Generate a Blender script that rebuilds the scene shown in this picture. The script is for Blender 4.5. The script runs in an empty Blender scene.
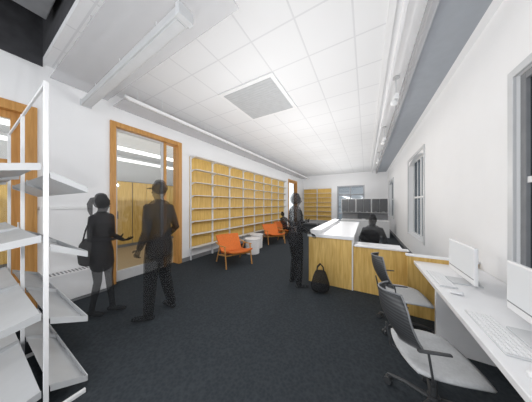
import bpy, bmesh, math, random
from mathutils import Vector, Matrix
random.seed(3)
D=bpy.data; C=bpy.context; SC=C.scene; COL=SC.collection
SC.view_settings.view_transform='Standard'
SC.view_settings.look='None'
UL,UR,VB,H=-4.1,1.15,12.8,3.55

# ---------------------------------------------------------------- materials
def newmat(name):
    m=D.materials.new(name); m.use_nodes=True
    nt=m.node_tree; b=nt.nodes['Principled BSDF']
    return m,nt,b
def plain(name,col,rough=.5,metal=0.,var=.04,scale=8.,bump=0.):
    m,nt,b=newmat(name)
    tc=nt.nodes.new('ShaderNodeTexCoord'); n=nt.nodes.new('ShaderNodeTexNoise')
    n.inputs['Scale'].default_value=scale; n.inputs['Detail'].default_value=3
    nt.links.new(tc.outputs['Object'],n.inputs['Vector'])
    r=nt.nodes.new('ShaderNodeValToRGB')
    r.color_ramp.elements[0].position=.3; r.color_ramp.elements[1].position=.7
    r.color_ramp.elements[0].color=[max(0,c*(1-var)) for c in col]+[1]
    r.color_ramp.elements[1].color=[min(1,c*(1+var)) for c in col]+[1]
    nt.links.new(n.outputs['Fac'],r.inputs['Fac']); nt.links.new(r.outputs['Color'],b.inputs['Base Color'])
    b.inputs['Roughness'].default_value=rough; b.inputs['Metallic'].default_value=metal
    return m
def wood(name,c1,c2,axis='Z',rough=.45):
    m,nt,b=newmat(name)
    tc=nt.nodes.new('ShaderNodeTexCoord'); mp=nt.nodes.new('ShaderNodeMapping')
    s={'Z':(14,14,1.2),'X':(1.2,14,14),'Y':(14,1.2,14)}[axis]
    mp.inputs['Scale'].default_value=s
    n=nt.nodes.new('ShaderNodeTexNoise'); n.inputs['Scale'].default_value=2.2; n.inputs['Detail'].default_value=6
    n.inputs['Distortion'].default_value=.6
    r=nt.nodes.new('ShaderNodeValToRGB'); r.color_ramp.elements[0].position=.3; r.color_ramp.elements[1].position=.72
    r.color_ramp.elements[0].color=list(c1)+[1]; r.color_ramp.elements[1].color=list(c2)+[1]
    nt.links.new(tc.outputs['Object'],mp.inputs['Vector']); nt.links.new(mp.outputs['Vector'],n.inputs['Vector'])
    nt.links.new(n.outputs['Fac'],r.inputs['Fac']); nt.links.new(r.outputs['Color'],b.inputs['Base Color'])
    b.inputs['Roughness'].default_value=rough
    return m
def emis(name,col,st):
    m,nt,b=newmat(name)
    b.inputs['Base Color'].default_value=list(col)+[1]
    b.inputs['Emission Color'].default_value=list(col)+[1]; b.inputs['Emission Strength'].default_value=st
    return m
def glass(name,tint,mixf=.15,rough=.03,diff=None):
    m=D.materials.new(name); m.use_nodes=True; nt=m.node_tree; nt.nodes.clear()
    o=nt.nodes.new('ShaderNodeOutputMaterial'); t=nt.nodes.new('ShaderNodeBsdfTransparent'); g=nt.nodes.new('ShaderNodeBsdfDiffuse' if diff else 'ShaderNodeBsdfGlossy')
    t.inputs['Color'].default_value=list(tint)+[1]; g.inputs['Roughness'].default_value=rough
    g.inputs['Color'].default_value=(diff or .9,)*3+(1,)
    x=nt.nodes.new('ShaderNodeMixShader'); x.inputs[0].default_value=mixf
    nt.links.new(t.outputs[0],x.inputs[1]); nt.links.new(g.outputs[0],x.inputs[2]); nt.links.new(x.outputs[0],o.inputs[0])
    return m
def ghost(name,col,tr):
    m,nt,b=newmat(name); b.inputs['Base Color'].default_value=list(col)+[1]; b.inputs['Roughness'].default_value=.9
    b.inputs['Specular IOR Level'].default_value=.1
    o=nt.nodes['Material Output']; t=nt.nodes.new('ShaderNodeBsdfTransparent'); x=nt.nodes.new('ShaderNodeMixShader')
    x.inputs[0].default_value=tr
    nt.links.new(b.outputs[0],x.inputs[1]); nt.links.new(t.outputs[0],x.inputs[2]); nt.links.new(x.outputs[0],o.inputs[0])
    return m
M_wall=plain('wall_paint',(.89,.89,.895),.8,var=.01,scale=3)
M_white=plain('white_laminate',(.84,.84,.85),.35,var=.02)
M_metal_w=plain('white_powder_coat',(.80,.80,.81),.4,var=.02)
M_shelf=plain('shelf_steel',(.78,.78,.77),.45,var=.02)
M_rack=plain('pale_grey_steel',(.50,.51,.52),.45,var=.03)
M_trimw=plain('white_trim',(.82,.82,.82),.5,var=.02)
M_grey=plain('grey_paint',(.42,.43,.45),.7,var=.03)
M_soffit=plain('blue_grey_paint',(.37,.395,.43),.7,var=.03)
M_lgrey=plain('light_grey_metal',(.62,.63,.64),.4,var=.03)
M_beam=plain('dull_white_housing',(.58,.585,.59),.5,var=.03)
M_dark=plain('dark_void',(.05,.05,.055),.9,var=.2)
M_dgrey=plain('dark_plastic',(.05,.053,.057),.5,var=.1)
M_mgrey=plain('mid_grey',(.22,.225,.235),.5,var=.08)
M_cab=plain('cabinet_dark_grey',(.075,.078,.083),.35,var=.08)
M_oak=wood('oak',(.60,.36,.085),(.82,.57,.20))
M_oakd=wood('oak_frame',(.50,.24,.06),(.66,.35,.11))
M_oaks=wood('oak_back_panel',(.60,.36,.08),(.78,.53,.16))
M_orange=plain('orange_upholstery',(.68,.17,.03),.8,var=.1,scale=40)
M_seat=plain('pale_seat_fabric',(.56,.57,.58),.8,var=.06,scale=60)
M_screen=emis('pale_screen',(.72,.74,.76),.10)
M_glass=glass('clear_glass',(.93,.95,.95),.04)
M_wglass=glass('window_glass',(.38,.41,.43),.12)
M_acryl=glass('translucent_acrylic',(.93,.93,.94),.35,diff=.78)
M_ghost=ghost('silhouette_dark',(.034,.035,.037),.58)
M_ghost2=ghost('silhouette_clothes',(.044,.044,.047),.58)
M_ghw=ghost('silhouette_woman',(.034,.035,.037),.40)
M_ghw2=ghost('silhouette_tunic',(.044,.044,.047),.40)
M_bag=ghost('silhouette_bag',(.030,.030,.032),.25)
# carpet
M_carpet,nt,b=newmat('slate_carpet')
tc=nt.nodes.new('ShaderNodeTexCoord'); v=nt.nodes.new('ShaderNodeTexNoise'); v.inputs['Scale'].default_value=55; v.inputs['Detail'].default_value=5
v2=nt.nodes.new('ShaderNodeTexVoronoi'); v2.inputs['Scale'].default_value=34
mm=nt.nodes.new('ShaderNodeMath'); mm.operation='MULTIPLY'
r=nt.nodes.new('ShaderNodeValToRGB'); r.color_ramp.elements[0].position=.05; r.color_ramp.elements[1].position=.45
r.color_ramp.elements[0].color=(.032,.038,.044,1); r.color_ramp.elements[1].color=(.046,.053,.060,1)
nt.links.new(tc.outputs['Object'],v.inputs['Vector']); nt.links.new(tc.outputs['Object'],v2.inputs['Vector'])
nt.links.new(v.outputs['Fac'],mm.inputs[0]); nt.links.new(v2.outputs['Distance'],mm.inputs[1]); nt.links.new(mm.outputs[0],r.inputs['Fac'])
nt.links.new(r.outputs['Color'],b.inputs['Base Color']); b.inputs['Roughness'].default_value=.95; b.inputs['Specular IOR Level'].default_value=.12
# ceiling tile
M_tile,nt,b=newmat('ceiling_tile')
tc=nt.nodes.new('ShaderNodeTexCoord'); sp=nt.nodes.new('ShaderNodeSeparateXYZ'); nt.links.new(tc.outputs['Object'],sp.inputs[0])
P=.57
outs=[]
for ax,off in (('X',2.4+P*20),('Y',-2.4+P*20)):
    a=nt.nodes.new('ShaderNodeMath'); a.operation='ADD'; a.inputs[1].default_value=off; nt.links.new(sp.outputs[ax],a.inputs[0])
    d=nt.nodes.new('ShaderNodeMath'); d.operation='DIVIDE'; d.inputs[1].default_value=P; nt.links.new(a.outputs[0],d.inputs[0])
    f=nt.nodes.new('ShaderNodeMath'); f.operation='FRACT'; nt.links.new(d.outputs[0],f.inputs[0])
    s=nt.nodes.new('ShaderNodeMath'); s.operation='SUBTRACT'; s.inputs[1].default_value=.5; nt.links.new(f.outputs[0],s.inputs[0])
    ab=nt.nodes.new('ShaderNodeMath'); ab.operation='ABSOLUTE'; nt.links.new(s.outputs[0],ab.inputs[0])
    g=nt.nodes.new('ShaderNodeMath'); g.operation='GREATER_THAN'; g.inputs[1].default_value=.483; nt.links.new(ab.outputs[0],g.inputs[0])
    outs.append(g)
mx=nt.nodes.new('ShaderNodeMath'); mx.operation='MAXIMUM'; nt.links.new(outs[0].outputs[0],mx.inputs[0]); nt.links.new(outs[1].outputs[0],mx.inputs[1])
mc=nt.nodes.new('ShaderNodeMix'); mc.data_type='RGBA'; mc.inputs['A'].default_value=(.79,.79,.795,1); mc.inputs['B'].default_value=(.68,.68,.69,1)
nt.links.new(mx.outputs[0],mc.inputs['Factor']); nt.links.new(mc.outputs['Result'],b.inputs['Base Color']); b.inputs['Roughness'].default_value=.9
# ribbed mesh of task chair back
M_mesh,nt,b=newmat('ribbed_mesh')
tc=nt.nodes.new('ShaderNodeTexCoord'); wv=nt.nodes.new('ShaderNodeTexWave'); wv.bands_direction='Z'; wv.inputs['Scale'].default_value=14
r=nt.nodes.new('ShaderNodeValToRGB'); r.color_ramp.elements[0].color=(.035,.037,.04,1); r.color_ramp.elements[1].color=(.085,.088,.093,1)
nt.links.new(tc.outputs['Object'],wv.inputs['Vector']); nt.links.new(wv.outputs['Fac'],r.inputs['Fac']); nt.links.new(r.outputs['Color'],b.inputs['Base Color'])

# ---------------------------------------------------------------- mesh helpers
def B(bm,x0,x1,y0,y1,z0,z1):
    vs=[bm.verts.new((x,y,z)) for x in (x0,x1) for y in (y0,y1) for z in (z0,z1)]
    for f in ((0,1,3,2),(4,6,7,5),(0,4,5,1),(2,3,7,6),(0,2,6,4),(1,5,7,3)):
        bm.faces.new([vs[i] for i in f])
    return vs
def OB(bm,p0,p1,w,h,up=(0,0,1)):
    """box along p0-p1 with cross-section w x h"""
    p0=Vector(p0);p1=Vector(p1);t=(p1-p0).normalized(); s=t.cross(Vector(up))
    if s.length<1e-4: s=Vector((1,0,0))
    s.normalize(); n=s.cross(t)
    vs=[]
    for p in (p0,p1):
        for a,c in ((-1,-1),(1,-1),(1,1),(-1,1)):
            vs.append(bm.verts.new(p+s*a*w/2+n*c*h/2))
    for f in ((3,2,1,0),(4,5,6,7),(0,1,5,4),(1,2,6,5),(2,3,7,6),(3,0,4,7)): bm.faces.new([vs[i] for i in f])
def loft(bm,pts,radii,seg=12,side=(1,0,0),cap=True):
    pts=[Vector(p) for p in pts]; rr=[(r,r) if isinstance(r,(int,float)) else r for r in radii]
    n=len(pts); P_=[];R_=[];T_=[]
    for i in range(n):
        if i==0:t=pts[1]-pts[0]
        elif i==n-1:t=pts[-1]-pts[-2]
        else:t=(pts[i+1]-pts[i]).normalized()+(pts[i]-pts[i-1]).normalized()
        t.normalize(); P_.append(pts[i]);R_.append(rr[i]);T_.append(t)
    if cap:
        a=[];m0=min(rr[0]);m1=min(rr[-1])
        for k,sc in ((.94,.34),(.7,.71),(.38,.925)): a.append((pts[0]-T_[0]*m0*k,(rr[0][0]*sc,rr[0][1]*sc),T_[0]))
        e=[]
        for k,sc in ((.38,.925),(.7,.71),(.94,.34)): e.append((pts[-1]+T_[-1]*m1*k,(rr[-1][0]*sc,rr[-1][1]*sc),T_[-1]))
        L=a+list(zip(P_,R_,T_))+e
    else: L=list(zip(P_,R_,T_))
    rings=[]; sd=Vector(side)
    for p,(rx,ry),t in L:
        s=sd-t*sd.dot(t)
        if s.length<1e-3: s=Vector((0,1,0))-t*t.y
        s.normalize(); q=t.cross(s)
        rings.append([bm.verts.new(p+s*math.cos(2*math.pi*j/seg)*rx+q*math.sin(2*math.pi*j/seg)*ry) for j in range(seg)])
    for a,b_ in zip(rings,rings[1:]):
        for j in range(seg):
            bm.faces.new((a[j],a[(j+1)%seg],b_[(j+1)%seg],b_[j]))
    bm.faces.new(rings[0][::-1]); bm.faces.new(rings[-1])
def cyl(bm,c,r,z0,z1,seg=24,r2=None):
    r2=r if r2 is None else r2
    a=[bm.verts.new((c[0]+r*math.cos(2*math.pi*i/seg),c[1]+r*math.sin(2*math.pi*i/seg),z0)) for i in range(seg)]
    b_=[bm.verts.new((c[0]+r2*math.cos(2*math.pi*i/seg),c[1]+r2*math.sin(2*math.pi*i/seg),z1)) for i in range(seg)]
    for i in range(seg): bm.faces.new((a[i],a[(i+1)%seg],b_[(i+1)%seg],b_[i]))
    bm.faces.new(a[::-1]); bm.faces.new(b_)
def mk(name,bm,mat,parent=None,bevel=0,smooth=False,label=None,category=None,kind=None,group=None,recentre=True):
    bmesh.ops.recalc_face_normals(bm,faces=bm.faces)
    me=D.meshes.new(name); 
    off=Vector((0,0,0))
    if parent is None and recentre:
        xs=[v.co for v in bm.verts]
        off=Vector(((min(v.x for v in xs)+max(v.x for v in xs))/2,(min(v.y for v in xs)+max(v.y for v in xs))/2,min(v.z for v in xs)))
        bmesh.ops.translate(bm,verts=bm.verts,vec=-off)
    bm.to_mesh(me); bm.free()
    if smooth:
        for p in me.polygons: p.use_smooth=True
    me.materials.append(mat)
    o=D.objects.new(name,me); COL.objects.link(o); o.location=off
    if parent: o.parent=parent
    if bevel:
        m=o.modifiers.new('bevel','BEVEL'); m.width=bevel; m.segments=2; m.limit_method='ANGLE'
    if label:o['label']=label
    if category:o['category']=category
    if kind:o['kind']=kind
    if group:o['group']=group
    return o
def thing(name,label,category,loc=(0,0,0),rot=0,group=None,kind=None):
    o=D.objects.new(name,None); COL.objects.link(o); o.location=loc; o.rotation_euler=(0,0,rot); o.empty_display_size=.1
    o['label']=label; o['category']=category
    if group:o['group']=group
    if kind:o['kind']=kind
    return o
def bx(name,dims,mat,parent=None,bevel=0,**k):
    bm=bmesh.new(); B(bm,*dims); return mk(name,bm,mat,parent,bevel,**k)
def copytree(root,loc,rot,label=None):
    def cp(o,par):
        n=o.copy(); COL.objects.link(n)
        if par: n.parent=par
        for ch in o.children: cp(ch,n)
        return n
    n=cp(root,None); n.location=loc; n.rotation_euler=(0,0,rot)
    if label:n['label']=label
    return n
S=dict(kind='structure')

# ---------------------------------------------------------------- shell
VF=-2.0
bx('floor',(UL-.2,UR+.3,VF,VB+.3,-.1,0),M_carpet,label='dark slate carpet floor of the library room',category='floor',recentre=False,**S)
bx('floor_beyond',(-8.0,UL-.2,VF,VB+.3,-.1,0),wood('pale_wood_floor',(.36,.27,.17),(.47,.36,.23),'Y'),label='pale wood floor of the adjoining room',category='floor',recentre=False,**S)
def wall(name,axis,pos,thick,a0,a1,z0,z1,holes,mat,label):
    """axis 'x': wall lies in plane x=pos..pos+thick running along y"""
    bm=bmesh.new()
    def add(s0,s1,q0,q1):
        if s1-s0<1e-4 or q1-q0<1e-4:return
        if axis=='x': B(bm,min(pos,pos+thick),max(pos,pos+thick),s0,s1,q0,q1)
        else: B(bm,s0,s1,min(pos,pos+thick),max(pos,pos+thick),q0,q1)
    cur=a0
    for (s0,s1,q0,q1) in sorted(holes):
        add(cur,s0,z0,z1); add(s0,s1,z0,q0); add(s0,s1,q1,z1); cur=s1
    add(cur,a1,z0,z1)
    return mk(name,bm,mat,label=label,category='wall',kind='structure')
D1=(1.40,2.78,0,3.02); D2=(9.9,11.4,0,3.0); D0=(-.7,.52,0,2.84)
wall('wall_left','x',UL,-.2,VF,VB,0,4.3,[D0,D1,D2],M_wall,'white painted wall with oak framed openings')
W1=(1.0,2.43,.79,2.62); W2=(5.25,6.9,.60,2.78); W3=(10.3,12.1,.8,2.72)
wall('wall_right','x',UR,.35,VF,VB,0,H,[W1,W2,W3],M_wall,'white painted exterior wall with deep window recesses')
WB=(-1.72,-.08,0,2.72)
wall('wall_back','y',VB,.2,UL-.2,UR+.35,0,H,[WB],M_wall,'white painted end wall with glazed double door')
bx('ceiling',(UL,.27,.6,VB,H,H+.08),M_tile,label='white suspended tile ceiling with thin grid',category='ceiling',recentre=False,**S)
bx('trim_1',(.27,.60,.6,VB,H,H+.08),M_wall,label='smooth white ceiling band beside the tiles',category='ceiling trim',**S)
bx('trim_2',(.60,1.06,VF,VB,H-.09,H+.08),M_soffit,label='blue-grey painted bulkhead along the window wall',category='bulkhead',**S)
bx('trim_9',(1.06,UR,VF,VB,H-.09,H+.08),M_wall,label='narrow white ceiling strip beside the bulkhead',category='ceiling trim',**S)
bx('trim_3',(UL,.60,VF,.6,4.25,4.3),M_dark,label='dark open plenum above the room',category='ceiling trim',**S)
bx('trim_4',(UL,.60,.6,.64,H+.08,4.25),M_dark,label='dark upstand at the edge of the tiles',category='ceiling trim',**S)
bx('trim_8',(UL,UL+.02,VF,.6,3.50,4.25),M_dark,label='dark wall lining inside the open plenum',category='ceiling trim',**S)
bx('trim_5',(UL,UL+.03,.57,1.36,1.42,1.46),M_trimw,label='thin white rail on the wall',category='wall rail',**S)
bx('trim_6',(.20,.27,.6,VB,H-.03,H),M_trimw,label='white edge strip of the tile ceiling',category='ceiling trim',**S)
bx('trim_7',(.54,.595,.6,VB,H-.16,H),M_acryl,label='translucent edge strip of the bulkhead',category='ceiling trim',**S)
bm=bmesh.new()
for a,c in ((.56,1.36),(2.82,9.86),(11.44,VB)): B(bm,UL,UL+.02,a,c,0,.10)
mk('baseboard_left',bm,M_mgrey,label='low dark grey baseboard',category='baseboard',kind='structure')
bx('baseboard_back',(UL+.02,-1.78,VB-.02,VB,0,.10),M_mgrey,label='low dark grey baseboard',category='baseboard',kind='structure')
bx('baseboard_right',(UR-.02,UR,3.1,VB,0,.10),M_mgrey,label='low dark grey baseboard',category='baseboard',kind='structure')

# glazed openings on left wall
def oak_opening(name,hole,label,mull=None,f=.06,rails=()):
    y0,y1,z0,z1=hole; t=thing(name,label,'door',(UL-.10,(y0+y1)/2,0),kind='structure')
    w=(y1-y0)/2
    bm=bmesh.new(); B(bm,-.10,.13,-w,-w+f,0,z1); B(bm,-.10,.13,w-f,w,0,z1); B(bm,-.10,.13,-w+f,w-f,z1-f,z1)
    B(bm,.10,.13,-w-.03,-w,0,z1+.03); B(bm,.10,.13,w,w+.03,0,z1+.03); B(bm,.10,.13,-w,w,z1,z1+.03)
    mk('door_frame',bm,M_oakd,t,.004)
    bm=bmesh.new(); a=-w+f; c=w-f; s=.05 if mull else .09
    mid=c-.32 if mull else c
    B(bm,-.02,.03,a,a+s,0,z1-f); B(bm,-.02,.03,mid-s,mid,0,z1-f); B(bm,-.02,.03,a+s,mid-s,z1-f-s,z1-f); B(bm,-.02,.03,a+s,mid-s,0,.2)
    for q in rails: B(bm,-.02,.03,a+s,mid-s,q,q+.10)
    mk('door_leaf',bm,M_oakd if not mull else M_lgrey,t,.003)
    if mull: bx('mullion',(-.03,.05,mid,mid+.06,0,z1-f),M_oakd,t,.003)
    bx('glass_pane',(0,.01,a+s,c if mull else mid-s,.2,z1-f-s),M_glass,t)
    bm=bmesh.new(); cyl(bm,(.06,mid-.03),.01,.95,1.25,10); B(bm,.03,.06,mid-.035,mid-.025,.97,.99); B(bm,.03,.06,mid-.035,mid-.025,1.21,1.23)
    mk('door_handle',bm,M_lgrey,t)
    return t
oak_opening('door_1',D1,'tall oak framed glazed door with sidelight to the next room',mull=True)
oak_opening('door_2',D2,'oak framed glazed door beyond the wall shelves')
oak_opening('door_3',D0,'oak framed glazed door behind the display shelving',f=.09,rails=(.9,2.0))
# room beyond
bx('wall_beyond',(-8.0,-7.9,-2,VB,0,3.3),M_wall,label='white wall of the adjoining room',category='wall',kind='structure')
bx('wall_divider',(-7.9,UL-.2,6.0,6.1,0,3.3),M_wall,label='white cross wall of the adjoining room',category='wall',kind='structure')
bx('ceiling_beyond',(-8.0,UL-.2,-2,VB,3.3,3.35),M_tile,label='white tiled ceiling of the adjoining room',category='ceiling',kind='structure')
for i in range(8):
    t=thing('wall_cabinet','tall oak storage cabinet in the adjoining room','cabinet',(-7.6,-1.7+i*.96,0),group='oak cabinets in the adjoining room')
    bx('body',(-.29,.25,0,.955,0,2.30),M_mgrey,t,.004)
    for a in (.01,.485):
        dd=bx('door',(.251,.275,a,a+.46,.10,2.28),M_oak,t,.003)
        bx('handle',(.275,.30,a+(.42 if a<.1 else .03),a+(.435 if a<.1 else .045),1.0,1.25),M_dgrey,dd)
for px in (-5.3,-6.6):
    t=thing('pendant_light','long white linear pendant lamp in the adjoining room','light',(px,2.0,2.85),0,'pendant lamps in the adjoining room')
    bx('housing',(-.05,.05,-3,3.5,0,.07),emis('lamp_glow',(1,1,1),1.5),t)
    for y in (-2,2): bx('cable',(-.004,.004,y,y+.008,.07,.45),M_lgrey,t)

# windows right
def window_r(name,hole,label,rec=.20,cols=4,arch=False):
    y0,y1,z0,z1=hole; t=thing(name,label,'window',(UR+rec,(y0+y1)/2,z0),kind='structure')
    w=(y1-y0)/2; h=z1-z0; f=.06
    bm=bmesh.new(); B(bm,-.03,.06,-w,-w+f,0,h);B(bm,-.03,.06,w-f,w,0,h);B(bm,-.03,.06,-w+f,w-f,h-f,h);B(bm,-.03,.06,-w+f,w-f,0,f)
    mk('window_frame',bm,M_lgrey if arch else M_mgrey,t,.004)
    bm=bmesh.new(); B(bm,-.03,.03,-.03,.03,f,h-f)
    B(bm,-.02,.02,-w+f,-.03,h*.5-.025,h*.5+.025);B(bm,-.02,.02,.03,w-f,h*.5-.025,h*.5+.025)
    for k in range(1,cols):
        yy=-w+2*w*k/cols
        if abs(yy)<.05: continue
        B(bm,-.014,.014,yy-.014,yy+.014,f,h*.5-.025); B(bm,-.014,.014,yy-.014,yy+.014,h*.5+.025,h-f)
    mk('muntins',bm,M_trimw,t)
    bx('glass_pane',(-.004,.004,-w+f,w-f,f,h-f),M_wglass,t)
    if rec>.1: bx('window_sill',(-rec-.04,-.03,-w,w,0,.03),M_trimw,t,.004)
    bm=bmesh.new(); e=.07; X0,X1=-rec-.022,-rec
    B(bm,X0,X1,-w-e,-w,-.03,h+e);B(bm,X0,X1,w,w+e,-.03,h+e);B(bm,X0,X1,-w,w,h,h+e)
    mk('window_casing',bm,M_lgrey,t,.003)
    if arch:
        bm=bmesh.new(); N=16; X0,X1=-rec,-.03; top=[];bot=[]
        for i in range(N+1):
            a=-1+2*i/N; zz=h-.15*(1-math.sqrt(max(0,1-.8*a*a)))/(1-math.sqrt(.2))
            top.append([bm.verts.new((x,a*w,h+.001)) for x in (X0,X1)]); bot.append([bm.verts.new((x,a*w,min(zz,h-.001))) for x in (X0,X1)])
        for i in range(N):
            bm.faces.new((top[i][0],bot[i][0],bot[i+1][0],top[i+1][0])); bm.faces.new((top[i][1],top[i+1][1],bot[i+1][1],bot[i][1]))
            bm.faces.new((bot[i][0],bot[i][1],bot[i+1][1],bot[i+1][0])); bm.faces.new((top[i][0],top[i+1][0],top[i+1][1],top[i][1]))
        bm.faces.new((top[0][0],top[0][1],bot[0][1],bot[0][0])); bm.faces.new((top[N][0],bot[N][0],bot[N][1],top[N][1]))
        mk('arched_head',bm,M_wall,t)
window_r('window_1',W1,'grey framed sash window with divided panes',rec=.05,cols=8)
window_r('window_2',W2,'arched sash window with grey frame in a deep recess',rec=.14,arch=True)
window_r('window_3',W3,'arched sash window with grey frame near the end wall',rec=.14,arch=True)
# back glazed door
t=thing('window_4','grey framed glazed double door with transom in the end wall','window',((WB[0]+WB[1])/2,VB+.08,0),kind='structure')
w=(WB[1]-WB[0])/2; bm=bmesh.new(); f=.08
B(bm,-w,-w+f,-.07,.05,0,2.72);B(bm,w-f,w,-.07,.05,0,2.72);B(bm,-w+f,w-f,-.07,.05,2.64,2.72);B(bm,-w+f,w-f,-.05,.05,2.08,2.16);B(bm,-.05,.05,-.05,.05,0,2.08);B(bm,-.03,.03,-.05,.05,2.16,2.64)
mk('window_frame',bm,M_grey,t,.003)
bx('glass_pane',(-w+f,w-f,-.004,.004,.02,2.64),M_wglass,t)

# ---------------------------------------------------------------- ceiling items
t=thing('air_diffuser','square light grey ceiling air diffuser set in the tiles','air diffuser',(-1.83,2.97,H-.02))
bx('frame',(-.57,.57,-.57,.57,0,.02),M_trimw,t,.004)
bm=bmesh.new()
B(bm,-.50,.50,-.50,.50,-.006,0)
for k in range(17): B(bm,-.49,.49,-.49+k*.06,-.465+k*.06,-.010,-.006)
mk('louvre',bm,plain('diffuser_grey',(.50,.51,.52),.5),t)
def pendant(label,p0,p1,w,h,ncab,mat=None):
    p0=Vector(p0);p1=Vector(p1)
    t=thing('linear_pendant_light',label,'pendant light',p0)
    d=p1-p0; bm=bmesh.new(); OB(bm,(0,0,0),d,w,h); mk('housing',bm,mat or M_trimw,t,.006)
    bm=bmesh.new(); e=d.normalized()*.03; OB(bm,e+Vector((0,0,-h/2-.004)),d-e+Vector((0,0,-h/2-.004)),w*.7,.008); mk('lens',bm,M_lgrey if mat else M_white,t)
    for k in range(ncab):
        q=d*((k+.5)/ncab); bm=bmesh.new(); cyl(bm,(q.x,q.y),.005,h/2,.18 if mat else H-p0.z,8); mk('suspension_rod',bm,M_lgrey,t)
    for a,c in ((-d.normalized()*.02,Vector((0,0,0))),(d,d+d.normalized()*.05)):
        bm=bmesh.new(); OB(bm,a,c,w*1.15,h*1.3); mk('end_cap',bm,M_lgrey,t,.004)
    return t
pendant('long white linear pendant light along the shelving wall',(-3.5,1.38,3.3),(-3.5,12.3,3.3),.045,.045,9)
pendant('wide dull white linear light crossing the room',(-3.95,1.02,3.13),(-1.38,.96,3.13),.12,.08,3,mat=M_beam)
pendant('slim white linear light along the bulkhead edge',(.33,1.3,3.42),(.33,12.3,3.42),.045,.045,9)
t=thing('translucent_panel','long translucent suspended panel between pendant light and wall','ceiling panel',(-3.8,6.8,3.30),0,'translucent ceiling panels')
bx('panel',(-.26,.26,-5.4,5.5,0,.012),M_acryl,t)
for k in range(8):
    for x in (-.2,.2): bx('hanger',(x-.003,x+.003,-5.2+k*1.5,-5.194+k*1.5,.012,H-3.30),M_lgrey,t)
t=thing('translucent_panel','wide pale translucent suspended panel above the crossing light','ceiling panel',(-2.6,.98,3.36),0,'translucent ceiling panels')
bx('panel',(-1.45,1.55,-.32,.34,0,.012),M_acryl,t)
for x in (-1.3,0,1.2):
    for y in (-.28,.28): bx('hanger',(x,x+.006,y,y+.006,.012,H-3.36),M_lgrey,t)
for v in (3.5,5.6,8.2):
    t=thing('ceiling_spotlight','small white adjustable spotlight beside the linear light','spotlight',(.42,v,3.14),0,'spotlights along the bulkhead')
    bm=bmesh.new(); cyl(bm,(0,0),.008,.12,H-.003-3.14,8); cyl(bm,(0,0),.05,H-.02-3.14,H-3.14,16); mk('drop_rod',bm,M_lgrey,t)
    bx('housing',(-.035,.035,-.07,.07,.04,.12),M_trimw,t,.01)
    bm=bmesh.new(); loft(bm,[(0,.03,.05),(-.03,-.06,-.03)],[.035,.05],16); mk('lamp_head',bm,M_trimw,t,smooth=True)
# plenum ducts
t=thing('ventilation_duct','dark grey rectangular ventilation duct in the open plenum','duct',(-3.2,-.5,3.85))
bx('duct_body',(-.35,.35,-1.2,1.05,0,.4),M_mgrey,t,.01)
for y in (-.6,0,.6): bx('flange',(-.37,.37,y,y+.05,-.02,.42),M_grey,t)

# ---------------------------------------------------------------- wall shelves (left wall)
def bookcase(label,w,ztop,zbot,nsh,loc,rot,group,depth=.24):
    t=thing('wall_bookcase',label,'bookshelf',loc,rot,group)   # local: x along wall, back at y=0, front -y
    bx('back_panel',(.0,w,-.02,0,zbot,ztop),M_oaks,t)
    for x in (.0,w-.020): bx('upright',(x,x+.020,-.06,-.02,0,ztop+.02),M_metal_w,t,.003)
    for k in range(nsh):
        z=zbot+.02+(ztop-zbot-.05)*k/(nsh-1)
        bm=bmesh.new(); B(bm,.022,w-.022,-depth,-.062,z,z+.010); B(bm,.022,w-.022,-depth-.005,-depth,z-.003,z+.013)
        for x in (.022,w-.028): 
            v=[bm.verts.new(q) for q in ((x,-.062,z),(x+.006,-.062,z),(x+.006,-depth+.04,z),(x,-depth+.04,z),(x,-.062,z-.05),(x+.006,-.062,z-.05))]
            bm.faces.new((v[0],v[3],v[4])); bm.faces.new((v[1],v[5],v[2])); bm.faces.new((v[4],v[3],v[2],v[5])); bm.faces.new((v[0],v[4],v[5],v[1])); bm.faces.new((v[0],v[1],v[2],v[3]))
        mk('shelf',bm,M_shelf,t)
    return t
nb=8; bw=(9.2-3.05)/nb
first=bookcase('empty white steel shelves on golden oak back panel',bw-.004,2.78,.33,8,(UL,3.05,0),math.pi/2,'wall bookcases along the long wall')
for i in range(1,nb): copytree(first,(UL,3.05+i*bw,0),math.pi/2)
fb=bookcase('empty white shelves on oak back panel at the end wall',.98,2.60,.33,8,(UL+.06,VB,0),0,'bookcases on the end wall')
copytree(fb,(UL+.06+1.0,VB,0),0)

# convector
t=thing('convector_heater','low white convector heater box with top grille against wall','heater',(UL+.02,.95,0))
bx('casing',(0,.20,-.38,.38,.05,.46),M_white,t,.01)
bx('plinth',(.01,.17,-.36,.36,0,.05),M_mgrey,t)
bm=bmesh.new()
for k in range(18): B(bm,.03,.17,-.35+k*.039,-.335+k*.039,.46,.465)
mk('grille',bm,M_mgrey,t)

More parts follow.
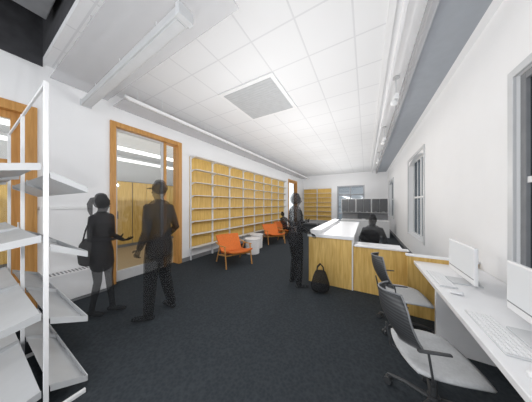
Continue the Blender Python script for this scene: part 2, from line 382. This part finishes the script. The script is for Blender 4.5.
# ---------------------------------------------------------------- display shelving near camera (run along X, shelves on both faces)
t=thing('display_shelving','white steel double-sided display shelving with tilted shelves','display shelf',(-1.95,.30,0))
for x in (0,-.92,-1.84):
    bx('post',(x-.012,x+.012,-.012,.012,0,2.36),M_metal_w,t,.003)
    bx('foot',(x-.012,x+.012,-.22,.20,0,.03),M_metal_w,t,.004)
bx('top_rail',(-.908,-.012,-.008,.008,2.34,2.36),M_metal_w,t,.003)
bx('top_rail',(-1.828,-.932,-.008,.008,2.34,2.36),M_metal_w,t,.003)
def tshelf(xa,xb,z,s,dep,rise):
    """shelf from the post line (y=0) to y=s*dep, dropping by rise"""
    bm=bmesh.new(); th=.006
    y0=.02*s; y1=dep*s; za,zb=z+rise,z
    def prism(pa,pb):
        a=[bm.verts.new(p) for p in pa]; c=[bm.verts.new(p) for p in pb]
        n=len(a); bm.faces.new(a); bm.faces.new(c[::-1])
        for i in range(n): bm.faces.new((a[i],c[i],c[(i+1)%n],a[(i+1)%n]))
    prof=((y0,za),(y1,zb),(y1,zb-th),(y0,za-th))
    prism([(xa,y,q) for y,q in prof],[(xb,y,q) for y,q in prof])
    lip=((y1,zb-th),(y1,zb+.038),(y1+.005*s,zb+.038),(y1+.005*s,zb-th))
    prism([(xa,y,q) for y,q in lip],[(xb,y,q) for y,q in lip])
    br=((y0,za+.015),(y1,zb+.038),(y1,zb-th),(y0,za-.035))
    for x in (xa-.003,xb): prism([(x,y,q) for y,q in br],[(x+.003,y,q) for y,q in br])
    mk('shelf',bm,M_rack,t)
for xa,xb in ((-.90,-.006),(-1.82,-.93)):
    for z in (1.60,1.08,.56,.08): tshelf(xa,xb,z,1,.21,.12)
    for z in (1.70,1.20,.66,.12): tshelf(xa,xb,z,-1,.25,.07)

# ---------------------------------------------------------------- reception desk
t=thing('reception_desk','L-shaped reception desk with oak front panels and white tops','reception desk',(-.97,3.38,0))
bx('plinth',(.03,.72,.03,2.80,0,.05),M_mgrey,t)
bx('front_panel',(0,.755,0,.03,.0,.87),M_oak,t,.003)
bx('corner_strip',(.756,.776,-.004,.03,.0,.87),M_trimw,t,.002)
bx('side_panel',(0,.03,.031,2.83,.0,.87),M_oak,t,.003)
bx('inner_panel',(.74,.77,.031,2.83,.0,.87),M_white,t,.003)
bx('countertop',(-.02,.79,-.02,2.85,.87,.93),M_white,t,.006)
bx('raised_ledge',(.02,.22,.04,2.78,.931,1.0),M_white,t,.004)
bx('low_front_panel',(.778,1.52,.02,.05,0,.765),M_oak,t,.003)
bx('low_cap',(.793,1.54,.0,.10,.765,.79),M_white,t,.004)
bx('worktop',(.778,1.52,.101,.72,.69,.72),M_white,t,.004)
bx('end_panel',(1.49,1.52,.051,.72,0,.69),M_white,t,.003)

# ---------------------------------------------------------------- long desk
t=thing('long_desk','long white computer desk with oak end panel against the window wall','desk',(.85,1.2,0))
bx('worktop',(-.30,.295,-1.9,1.80,.71,.75),M_white,t,.005)
bx('end_panel',(-.36,.295,1.81,1.84,0,.80),M_oak,t,.003)
bx('end_cap',(-.38,.295,1.79,1.86,.80,.825),M_white,t,.003)
for y in (1.25,-.1,-1.4): bx('leg_panel',(-.22,.28,y,y+.04,0,.71),M_white,t,.003)
bx('modesty_panel',(.26,.28,-1.36,1.24,.30,.71),M_white,t)

# ---------------------------------------------------------------- monitors + keyboards
def monitor(loc,rot,label):
    t=thing('desktop_computer',label,'computer',loc,rot,'computers on the long desk')  # screen faces -Y local
    bm=bmesh.new(); B(bm,-.26,.26,-.012,.014,.06,.375); mk('display_case',bm,M_white,t,.006)
    bx('screen',(-.245,.245,-.0145,-.0122,.115,.362),M_screen,t)
    bx('screen_edge',(-.25,.25,-.0135,-.0121,.106,.114),M_mgrey,t)
    bm=bmesh.new(); OB(bm,(0,.10,.012),(0,.02,.2),.14,.008,(0,1,0)); B(bm,-.09,.09,-.09,.11,0.0005,.01)
    mk('stand',bm,M_lgrey,t,.002)
    return t
monitor((.80,2.40,.75),-math.pi/2,'slim white all-in-one computer with pale screen on the desk')
monitor((.83,1.56,.75),-math.pi/2,'slim white all-in-one computer with pale screen near window')
def keyboard(loc,rot):
    t=thing('keyboard','thin white keyboard lying on the desk','keyboard',loc,rot,'keyboards on the long desk')
    bx('body',(-.21,.21,-.06,.06,0.0005,.010),M_lgrey,t,.003)
    bm=bmesh.new()
    for r_ in range(5):
        for k in range(14): B(bm,-.2+k*.0287,-.2+k*.0287+.024,-.054+r_*.022,-.054+r_*.022+.018,.010,.014)
    mk('keys',bm,M_white,t)
keyboard((.645,2.38,.75),-math.pi/2); keyboard((.66,1.55,.75),-math.pi/2)
for y in (2.05,1.22):
    t=thing('computer_mouse','small white mouse on the desk','mouse',(.65,y,.751),0,'mice on the long desk')
    bm=bmesh.new(); loft(bm,[(-.03,0,.013),(.03,0,.013)],[(.022,.013),(.025,.013)],side=(0,1,0)); mk('shell',bm,M_white,t,smooth=True)

# ---------------------------------------------------------------- office chair
def office_chair(label,loc,rot):
    t=thing('office_chair',label,'office chair',loc,rot,'task chairs')
    for k in range(5):
        a=2*math.pi*k/5+.3; cx,cy=math.cos(a),math.sin(a)
        bm=bmesh.new(); loft(bm,[(cx*.03,cy*.03,.105),(cx*.16,cy*.16,.10),(cx*.28,cy*.28,.075)],[(.020,.014),(.015,.011),(.011,.009)],10,side=(-cy,cx,0))
        leg=mk('base_leg',bm,M_dgrey,t,smooth=True)
        bm=bmesh.new()
        for s in (-1,1):
            p=Vector((cx*.28-cy*.004*s,cy*.28+cx*.004*s,.029)); q=p+Vector((-cy,cx,0))*.020*s
            loft(bm,[p,q],[.027,.027],16,side=(0,0,1),cap=False)
        mk('caster',bm,M_dgrey,leg)
    bm=bmesh.new(); cyl(bm,(0,0),.035,.07,.14,18); cyl(bm,(0,0),.022,.14,.34,18); cyl(bm,(0,0),.015,.34,.42,14); mk('gas_column',bm,M_dgrey,t)
    bm=bmesh.new(); N=14; W_,Dp=.22,.21
    g1=[];g2=[]
    for i in range(N+1):
        r1=[];r2=[]
        for j in range(N+1):
            a=-1+2*i/N; c=-1+2*j/N
            x=a*math.sqrt(1-.28*c*c); y=c*math.sqrt(1-.28*a*a)
            e=max(abs(a),abs(c)); edge=(e**8)
            z=.445-.014*(1-x*x)*(1-y*y)+.010*abs(x)**2-(.03*max(0,y)**3)
            r1.append(bm.verts.new((x*W_*1.08,y*Dp*1.08,z-.012*edge))); r2.append(bm.verts.new((x*W_*1.05,y*Dp*1.05,z-.028)))
        g1.append(r1);g2.append(r2)
    for i in range(N):
        for j in range(N):
            bm.faces.new((g1[i][j],g1[i+1][j],g1[i+1][j+1],g1[i][j+1])); bm.faces.new((g2[i][j],g2[i][j+1],g2[i+1][j+1],g2[i+1][j]))
    for i in range(N):
        for (p,q) in (((i,0),(i+1,0)),((i+1,N),(i,N)),((0,i+1),(0,i)),((N,i),(N,i+1))):
            bm.faces.new((g1[q[0]][q[1]],g1[p[0]][p[1]],g2[p[0]][p[1]],g2[q[0]][q[1]]))
    mk('seat',bm,M_seat,t,smooth=True)
    def bp(a,h):
        hw=.205-.03*(h-.5)**2*4
        if h>.75: hw-=.06*((h-.75)/.25)**2
        if h<.2: hw-=.07*((.2-h)/.2)**2
        x=a*hw; y=-.215-.13*h+.10*a*a-.035*math.sin(h*math.pi); z=.51+.36*h
        return Vector((x,y,z))
    bm=bmesh.new(); g=[[bm.verts.new(bp(-1+2*i/12,j/14)) for j in range(15)] for i in range(13)]
    for i in range(12):
        for j in range(14): bm.faces.new((g[i][j],g[i+1][j],g[i+1][j+1],g[i][j+1]))
    bk=mk('backrest',bm,M_mesh,t,smooth=True)
    m=bk.modifiers.new('s','SOLIDIFY'); m.thickness=.004
    bm=bmesh.new(); per=[bp(-1+2*i/10,1) for i in range(11)]+[bp(1,1-j/10) for j in range(1,11)]+[bp(1-2*i/10,0) for i in range(1,11)]+[bp(-1,j/10) for j in range(1,11)]
    for p,q in zip(per,per[1:]): loft(bm,[p,q],[.006,.006],8)
    mk('back_frame',bm,M_mgrey,t,smooth=True)
    bm=bmesh.new(); loft(bm,[(0,-.02,.39),(0,-.19,.39),(0,-.265,.44),(0,-.295,.60)],[(.022,.009),(.022,.009),(.018,.009),(.013,.007)],12); mk('back_support',bm,M_dgrey,t,smooth=True)
    bx('tilt_mechanism',(-.08,.08,-.10,.09,.365,.405),M_dgrey,t,.01)
    for s in (-1,1):
        bm=bmesh.new(); loft(bm,[(s*.08,-.10,.39),(s*.235,-.13,.40),(s*.250,-.14,.46),(s*.250,-.16,.60)],[(.006,.009)]*4,10,side=(0,1,0)); 
        ar=mk('armrest',bm,M_dgrey,t,smooth=True)
        bm=bmesh.new(); loft(bm,[(s*.248,-.21,.606),(s*.248,-.05,.612)],[(.015,.007),(.013,.006)],12); mk('arm_pad',bm,M_dgrey,ar,smooth=True)
    return t
oc=office_chair('dark task chair with curved mesh back and pale seat',(.42,1.68,0),-math.pi/2+.25)
copytree(oc,(.40,2.62,0),-math.pi/2+.12,'dark task chair with curved back beside the oak end panel')
copytree(oc,(.12,4.62,0),math.pi+.2,'dark task chair behind the reception desk')

# ---------------------------------------------------------------- lounge chairs
def lounge(label,loc,rot):
    t=thing('lounge_chair',label,'armchair',loc,rot,'orange lounge chairs')
    N=8
    def grid(bm,fn,th,nrm):
        g=[[fn(i/N,j/N) for j in range(N+1)] for i in range(N+1)]
        a=[[bm.verts.new(p) for p in r] for r in g]; b_=[[bm.verts.new(p-Vector(nrm)*th) for p in r] for r in g]
        for i in range(N):
            for j in range(N):
                bm.faces.new((a[i][j],a[i+1][j],a[i+1][j+1],a[i][j+1])); bm.faces.new((b_[i][j],b_[i][j+1],b_[i+1][j+1],b_[i+1][j]))
        for i in range(N):
            for (p,q) in (((i,0),(i+1,0)),((i+1,N),(i,N)),((0,i+1),(0,i)),((N,i),(N,i+1))):
                bm.faces.new((a[q[0]][q[1]],a[p[0]][p[1]],b_[p[0]][p[1]],b_[q[0]][q[1]]))
    bm=bmesh.new()
    def seat(s,q):
        x=(-1+2*s); return Vector((x*(.28+.03*q),-.22+.58*q,.27+.11*q+.05*abs(x)**3-.02*math.sin(math.pi*q)))
    grid(bm,seat,.04,(0,0,1)); mk('seat',bm,M_orange,t,.006,smooth=True)
    bm=bmesh.new()
    def back(s,q):
        x=(-1+2*s); return Vector((x*(.28+.04*q),-.22-.34*q+.07*abs(x)**2.5,.275+.40*q))
    grid(bm,back,.04,(0,.76,.65)); mk('backrest',bm,M_orange,t,.006,smooth=True)
    for s in (-1,1):
        bm=bmesh.new(); loft(bm,[(s*.34,-.42,.50),(s*.35,-.10,.47),(s*.34,.24,.50)],[(.02,.010)]*3,10); mk('armrest',bm,M_oakd,t,smooth=True)
        bm=bmesh.new(); OB(bm,(s*.335,.18,.495),(s*.335,.28,.0),.022,.03,(0,1,0)); mk('leg',bm,M_oakd,t,.003)
        bm=bmesh.new(); OB(bm,(s*.335,-.14,.47),(s*.335,-.40,.0),.022,.03,(0,1,0)); mk('leg',bm,M_oakd,t,.003)
        bm=bmesh.new(); OB(bm,(s*.335,-.24,.22),(s*.335,.24,.30),.02,.03); mk('side_rail',bm,M_oakd,t,.003)
    for y,z in ((-.20,.245),(.20,.31)):
        bx('cross_rail',(-.324,.324,y-.015,y+.015,z-.045,z-.015),M_oakd,t,.003)
    return t
lc=lounge('low orange upholstered lounge chair with open wooden arm frame',(-2.88,3.45,0),-math.pi/2-.45)
copytree(lc,(-3.10,6.05,0),-math.pi/2-.7,'low empty orange lounge chair near the drum tables')
copytree(lc,(-3.12,7.25,0),-math.pi/2-.5,'low orange lounge chair with a seated silhouette person')
def drum(loc):
    t=thing('side_table','white drum-shaped side table on the carpet','side table',loc,0,'white drum tables')
    bm=bmesh.new(); cyl(bm,(0,0),.21,0,.43,32,.22); mk('drum',bm,M_white,t,.01)
    bm=bmesh.new(); cyl(bm,(0,0),.235,.43,.455,32); mk('table_top',bm,M_white,t,.006)
    return t
drum((-3.02,4.45,0)); drum((-3.30,5.10,0)); drum((-3.2,8.3,0))

# ---------------------------------------------------------------- workstation at the back
t=thing('workstation','grey and white cubicle desk with tall partition','workstation',(-1.1,9.6,0))
bx('partition_panel',(0,2.0,.45,.50,0,1.76),M_mgrey,t,.004)
bx('worktop',(0,2.0,-.20,.45,.71,.74),M_white,t,.004)
bx('front_screen',(0,2.0,-.24,-.20,0,.70),M_lgrey,t,.004)
for x in (0,1.97): bx('side_screen',(x,x+.03,-.20,.45,0,.71),M_lgrey,t,.003)
for i in range(3):
    c=thing('overhead_cabinet','dark double-door overhead cabinet with pale frame on the partition','cabinet',(-1.1+.01+i*.66,9.6,1.08),0,'overhead cabinets above the workstation')
    bx('body',(0,.65,.12,.449,0,.68),M_trimw,c,.004)
    for a in (.02,.33):
        dd=bx('door',(a,a+.30,.10,.119,.02,.66),M_cab,c,.003)
        bx('handle',(a+.10,a+.19,.085,.10,.05,.062),M_lgrey,dd)
t=thing('desktop_monitor','dark flat monitor on the cubicle desk','monitor',(-.1,9.72,.74),0)
bx('screen',(-.26,.26,-.015,.015,.05,.32),M_dgrey,t,.004)
bx('stand',(-.08,.08,-.02,.06,.0005,.05),M_lgrey,t,.003)

# ---------------------------------------------------------------- people
def remesh(bm,vox,it=3):
    me=D.meshes.new('tmp'); bmesh.ops.recalc_face_normals(bm,faces=bm.faces); bm.to_mesh(me); bm.free()
    o=D.objects.new('tmp',me); COL.objects.link(o)
    m=o.modifiers.new('r','REMESH'); m.mode='VOXEL'; m.voxel_size=vox
    s=o.modifiers.new('s','SMOOTH'); s.iterations=it; s.factor=.5
    C.view_layer.update(); dg=C.evaluated_depsgraph_get()
    out=D.meshes.new_from_object(o.evaluated_get(dg)); D.objects.remove(o)
    nb_=bmesh.new(); nb_.from_mesh(out); D.meshes.remove(out); return nb_
def lerp(a,b_,t_): return Vector(a)*(1-t_)+Vector(b_)*t_
def person(label,loc,yaw,height,pose,vox=.011,build=1.0,clothes=True,hair=None,cap=False,skirt=False,mats=None,garment='jacket'):
    K=height/1.75; mb,mcl=mats or (M_ghost,M_ghost2)
    zh=pose.get('zh',.92); lean=pose.get('lean',0); tw=pose.get('head',(0,0))
    R=Matrix.Rotation(-lean,3,'X')
    def U(p): return R@(Vector(p)-Vector((0,0,.92)))+Vector((0,pose.get('hy',0),zh))
    hr=Matrix.Rotation(tw[0],3,'Z')@Matrix.Rotation(tw[1],3,'X'); piv=Vector((0,-.005,1.52))
    def Hd(p): return U(hr@(Vector(p)-piv)+piv)
    bm=bmesh.new(); g=build
    TP=[(0,0,.86),(0,0,.95),(0,0,1.08),(0,.01,1.22),(0,.005,1.34),(0,-.005,1.43),(0,-.01,1.475)]
    wa=.118 if skirt else .132
    TR=[(.145*g,.10*g),(.16*g,.112*g),(wa*g,.098*g),(.155*g,.112*g),(.17*g,.112*g),(.145*g,.085*g),(.07,.06)]
    loft(bm,[U(p) for p in TP],TR,20)
    loft(bm,[U((0,-.015,1.44)),U((0,-.005,1.50)),Hd((0,.005,1.565))],[(.062,.058),.052,.052],14)
    loft(bm,[Hd(p) for p in ((0,.045,1.535),(0,.035,1.56),(0,.015,1.60),(0,.003,1.65),(0,-.005,1.69),(0,-.008,1.72))],[(.03,.03),(.048,.055),(.064,.082),(.073,.094),(.068,.088),(.05,.066)],18)
    loft(bm,[Hd((0,.092,1.655)),Hd((0,.112,1.618))],[.010,.014],8)
    for s in (-1,1):
        loft(bm,[Hd((s*.074,-.005,1.66)),Hd((s*.076,0,1.61))],[(.008,.017),(.007,.012)],8)
        loft(bm,[Hd((s*.018,.088,1.665)),Hd((s*.045,.078,1.665))],[.009,.008],8)
    loft(bm,[Hd((-.022,.088,1.583)),Hd((.022,.088,1.583))],[.009,.009],8)
    legs=[];arms=[]
    for s,kn in ((-1,'l'),(1,'r')):
        hip=Vector((s*.088,pose.get('hy',0),zh-.02)); knee=Vector(pose['knee_'+kn]); ank=Vector(pose['ankle_'+kn]); fd=Vector(pose.get('foot_'+kn,(s*.15,1,0))).normalized()
        pts=[hip,lerp(hip,knee,.45),knee,lerp(knee,ank,.3),lerp(knee,ank,.7),ank]
        rad=[.088*g,.080*g,.057*g,.056*g,.043*g,.036]
        loft(bm,pts,rad,14); legs.append((pts,rad))
        hl=ank-fd*.045+Vector((0,0,-.045)); hl.z=max(hl.z,.032)
        md=hl+fd*.12; toe=hl+fd*.215
        md.z=hl.z; toe.z=max(hl.z-.004,.026)
        loft(bm,[ank+Vector((0,0,-.01)),hl],[.034,.032],10)
        sd=fd.cross(Vector((0,0,1)))
        loft(bm,[hl,md,toe],[(.032,.031),(.040,.029),(.034,.023)],12,side=sd)
        sh=U((s*.175*g,-.005,1.415)); el=Vector(pose['elbow_'+kn]); wr=Vector(pose['wrist_'+kn])
        pts=[U((s*.12,0,1.42)),sh,lerp(sh,el,.5),el,lerp(el,wr,.35),wr]; rad=[.05,.053*g,.045*g,.038*g,.036*g,.024]
        loft(bm,pts,rad,12); arms.append((pts,rad,s,kn,el,wr))
    fing=[]
    for pts,rad,s,kn,el,wr in arms:
        d=Vector(pose.get('hand_'+kn,wr-el)).normalized(); nrm=Vector(pose.get('palm_'+kn,(-s,.2,0)))
        nrm=(nrm-d*nrm.dot(d)).normalized(); sd=d.cross(nrm)
        if sd.dot(Vector((0,1,.6)))<0: sd=-sd
        pe=wr+d*.085
        loft(bm,[wr,wr+d*.03,pe],[(.024,.017),(.036,.016),(.040,.013)],12,side=sd)
        fing.append((wr,d,nrm,sd))
    nb_=remesh(bm,vox,4)
    for wr,d,nrm,sd in fing:
        for k,(off,L) in enumerate(((.030,.070),(.010,.080),(-.010,.074),(-.029,.058))):
            p=wr+d*.078+sd*off; a=.25+.12*k; pts=[p]; cd=d.copy()
            for q in range(3):
                cd=(cd*math.cos(a)+nrm*math.sin(a)).normalized(); p=p+cd*L*(.42,.32,.26)[q]; pts.append(p.copy()); a=.30
            loft(nb_,pts,[.0085,.008,.0075,.0062],8)
        p=wr+d*.025+sd*.028; pts=[p,p+(d*.6+sd*.7).normalized()*.035,p+(d*.6+sd*.7).normalized()*.035+(d*.9+sd*.25+nrm*.3).normalized()*.03]
        loft(nb_,pts,[.013,.010,.008],8)
    root=thing('person',label,'person',loc,yaw); root.scale=(K,K,K)
    body=mk('body',nb_,mb,root,smooth=True)
    if clothes:
        bm=bmesh.new(); e=.014
        loft(bm,[U(p) for p in ([(0,0,.84)] if not skirt else [(0,0,.74)])+TP[1:6]],[((.165 if not skirt else .19)*g,(.125 if not skirt else .15)*g)]+[(a+e,b__+e) for a,b__ in TR[1:6]],20)
        for pts,rad,s,kn,el,wr in arms:
            loft(bm,pts[:5]+[lerp(el,wr,.88)],[r_+.010 for r_ in rad[:5]]+[.036 if not skirt else .03],12)
        mk(garment,remesh(bm,vox*1.1,4),mcl,root,smooth=True)
        if not skirt:
            bm=bmesh.new()
            for pts,rad in legs: loft(bm,[pts[0]+Vector((0,0,.0)),pts[1],pts[2],pts[3],pts[4],lerp(pts[4],pts[5],.9)],[.100*g,.094*g,.072*g,.068*g,.060*g,.058],14)
            mk('trousers',remesh(bm,.0137,3),mb,root,smooth=True)
    if hair:
        bm=bmesh.new()
        loft(bm,[Hd((0,-.015,1.63)),Hd((0,-.016,1.68)),Hd((0,-.018,1.725))],[(.082,.096),(.084,.102),(.062,.078)],18)
        if hair=='bob':
            loft(bm,[Hd((0,-.05,1.52)),Hd((0,-.045,1.60)),Hd((0,-.03,1.68))],[(.075,.05),(.085,.06),(.08,.07)],16)
        if hair=='ponytail':
            loft(bm,[Hd((0,-.09,1.70)),Hd((0,-.15,1.69)),Hd((0,-.185,1.62)),Hd((0,-.18,1.52)),Hd((0,-.16,1.44))],[.025,.030,.034,.028,.014],14)
        mk('hair',remesh(bm,.009,2),mcl,root,smooth=True)
    if cap:
        bm=bmesh.new()
        loft(bm,[Hd((0,-.005,1.675)),Hd((0,-.006,1.715)),Hd((0,-.008,1.738))],[(.080,.103),(.077,.098),(.058,.078)],20)
        c=mk('cap',remesh(bm,.009,2),mcl,root,smooth=True)
        bm=bmesh.new(); loft(bm,[Hd((0,.08,1.682)),Hd((0,.12,1.680)),Hd((0,.165,1.672))],[(.055,.005),(.052,.005),(.035,.004)],16); mk('brim',bm,mcl,c,smooth=True)
    return root
R2=math.atan2(.496,.868)
yaw_w=R2-math.pi/2
woman=person('woman with ponytail in a tunic reaching a hand toward a man',(-3.14,.97,0),yaw_w,1.62,
 dict(knee_l=(-.06,.05,.50),ankle_l=(-.06,.10,.09),knee_r=(.07,.0,.50),ankle_r=(.07,-.09,.09),foot_l=(-.1,1,0),foot_r=(.12,1,0),
 elbow_l=(-.20,-.02,1.13),wrist_l=(-.14,.20,1.06),hand_l=(.1,1,.1),palm_l=(0,0,1),elbow_r=(.20,.02,1.13),wrist_r=(.15,.29,1.13),hand_r=(-.1,1,.2),palm_r=(0,0,1)),
 hair='ponytail',skirt=True,build=.82,garment='tunic',mats=(M_ghw,M_ghw2))
yaw_m=R2+math.pi-math.pi/2-.15
man=person('man in casual clothes and baseball cap facing a woman',(-2.46,1.36,0),yaw_m,1.79,
 dict(knee_l=(-.12,.03,.49),ankle_l=(-.15,.03,.08),knee_r=(.12,.02,.49),ankle_r=(.155,-.06,.08),foot_l=(-.35,1,0),foot_r=(.35,1,0),
 elbow_l=(-.28,-.06,1.13),wrist_l=(-.24,.08,.90),elbow_r=(.27,-.05,1.13),wrist_r=(.22,.14,.95),hand_r=(-.1,.7,-.4)),
 cap=True,build=1.06,garment='shirt')
m2=person('man in a jacket standing at the reception desk',(-1.14,3.10,0),-.9,1.68,
 dict(knee_l=(-.10,.03,.49),ankle_l=(-.12,-.02,.08),knee_r=(.11,.03,.49),ankle_r=(.14,.02,.08),head=(0,-.1),
 elbow_l=(-.26,.0,1.14),wrist_l=(-.12,.24,1.20),hand_l=(.7,.5,.3),palm_l=(0,-1,0),elbow_r=(.28,.0,1.14),wrist_r=(.20,.22,1.02),palm_r=(0,0,-1)),
 hair='short',build=1.12,vox=.013)
sit=dict(zh=.50,lean=.16,hy=-.02,knee_l=(-.12,.42,.50),ankle_l=(-.12,.42,.09),knee_r=(.12,.42,.50),ankle_r=(.12,.46,.09),
 elbow_l=(-.25,.12,.77),wrist_l=(-.17,.33,.76),palm_l=(0,0,-1),elbow_r=(.25,.12,.77),wrist_r=(.17,.33,.76),palm_r=(0,0,-1))
person('person in dark top seated working behind the reception desk',(.12,4.70,0),math.pi+.2,1.64,sit,vox=.015,hair='bob')
sit2=dict(zh=.43,lean=-.30,hy=-.06,knee_l=(-.11,.38,.47),ankle_l=(-.12,.46,.09),knee_r=(.11,.38,.47),ankle_r=(.12,.50,.09),
 elbow_l=(-.24,-.06,.72),wrist_l=(-.12,.20,.68),palm_l=(0,0,-1),elbow_r=(.24,-.06,.72),wrist_r=(.12,.20,.68),palm_r=(0,0,-1))
person('person in dark clothes reading in an orange lounge chair',(-3.10,7.24,0),-math.pi/2-.5,1.62,sit2,vox=.017,hair='short',build=.9)
# bags
t=thing('shoulder_bag','dark slouchy shoulder bag hanging at the woman\'s hip','bag',(-3.30,.86,.70),yaw_w)
bm=bmesh.new(); loft(bm,[(0,0,.0),(0,0,.10),(0,0,.24),(0,0,.30)],[(.05,.11),(.06,.12),(.05,.10),(.03,.06)],16)
mk('bag_body',bm,M_bag,t,smooth=True)
bm=bmesh.new(); 
pp=[(0,-.06,.28),(.02,.0,.44),(.06,.12,.63),(.05,.16,.62),(.03,.13,.45),(0,.06,.28)]
for a,b_ in zip(pp,pp[1:]): loft(bm,[a,b_],[.009,.009],8)
mk('strap',bm,M_bag,t,smooth=True)
t=thing('tote_bag','dark soft tote bag with handles standing on the carpet','bag',(-.67,3.02,0),.4)
bm=bmesh.new(); loft(bm,[(0,0,.085),(0,0,.15),(0,0,.28),(0,0,.36)],[(.15,.08),(.155,.085),(.12,.06),(.09,.03)],16); mk('bag_body',remesh(bm,.012,2),M_bag,t,smooth=True)
for s in (-1,1):
    bm=bmesh.new(); pp=[(-.06,s*.02,.35),(-.045,s*.02,.44),(0,s*.02,.49),(.045,s*.02,.44),(.06,s*.02,.35)]
    for a,b_ in zip(pp,pp[1:]): loft(bm,[a,b_],[.008,.008],8)
    mk('handle',bm,M_bag,t,smooth=True)

# ---------------------------------------------------------------- light
W=D.worlds.new('World'); SC.world=W; W.use_nodes=True
bg=W.node_tree.nodes['Background']; bg.inputs[0].default_value=(.93,.96,1,1); bg.inputs[1].default_value=1.55
def area(loc,sx,sy,p,rot,col=(1,1,1)):
    l=D.lights.new('Fill_Uplight','AREA'); l.shape='RECTANGLE'; l.size=sx; l.size_y=sy; l.energy=p; l.color=col
    o=D.objects.new('Fill_Uplight',l); COL.objects.link(o); o.location=loc; o.rotation_euler=rot; return o
area((-1.6,6.8,2.2),3.4,11.6,54,(math.pi,0,0))  # added uplight with no fixture, brightens the room by ceiling bounce
area((-6,2.2,1.6),2.5,5,30,(math.pi,0,0))  # added uplight without a fixture, lifts the adjoining room behind the door
for u,v,e,z in [(-1.5,-1.2,26,2.1),(-1.0,.2,24,1.5)]+[(-1.5,q,27,2.1) for q in (2.5,4.4,6.4,8.6,10.8)]+[(-.35,q,10,2.1) for q in (.2,2.2,4.6,7.6,10.4)]:  # added fill points, unseen and without fixtures, to brighten the walls
    l=D.lights.new('Fill_Point','POINT'); l.energy=e; l.shadow_soft_size=0.0
    o=D.objects.new('Fill_Point',l); COL.objects.link(o); o.location=(u,v,z)
# ---------------------------------------------------------------- camera
cam=D.cameras.new('Camera'); co=D.objects.new('Camera',cam); COL.objects.link(co)
co.location=(0,0,1.5); co.rotation_euler=(math.pi/2,0,math.atan(100/175)); cam.sensor_width=36; cam.lens=36*175/532; cam.shift_y=3/532
cam.clip_start=.02
SC.camera=co
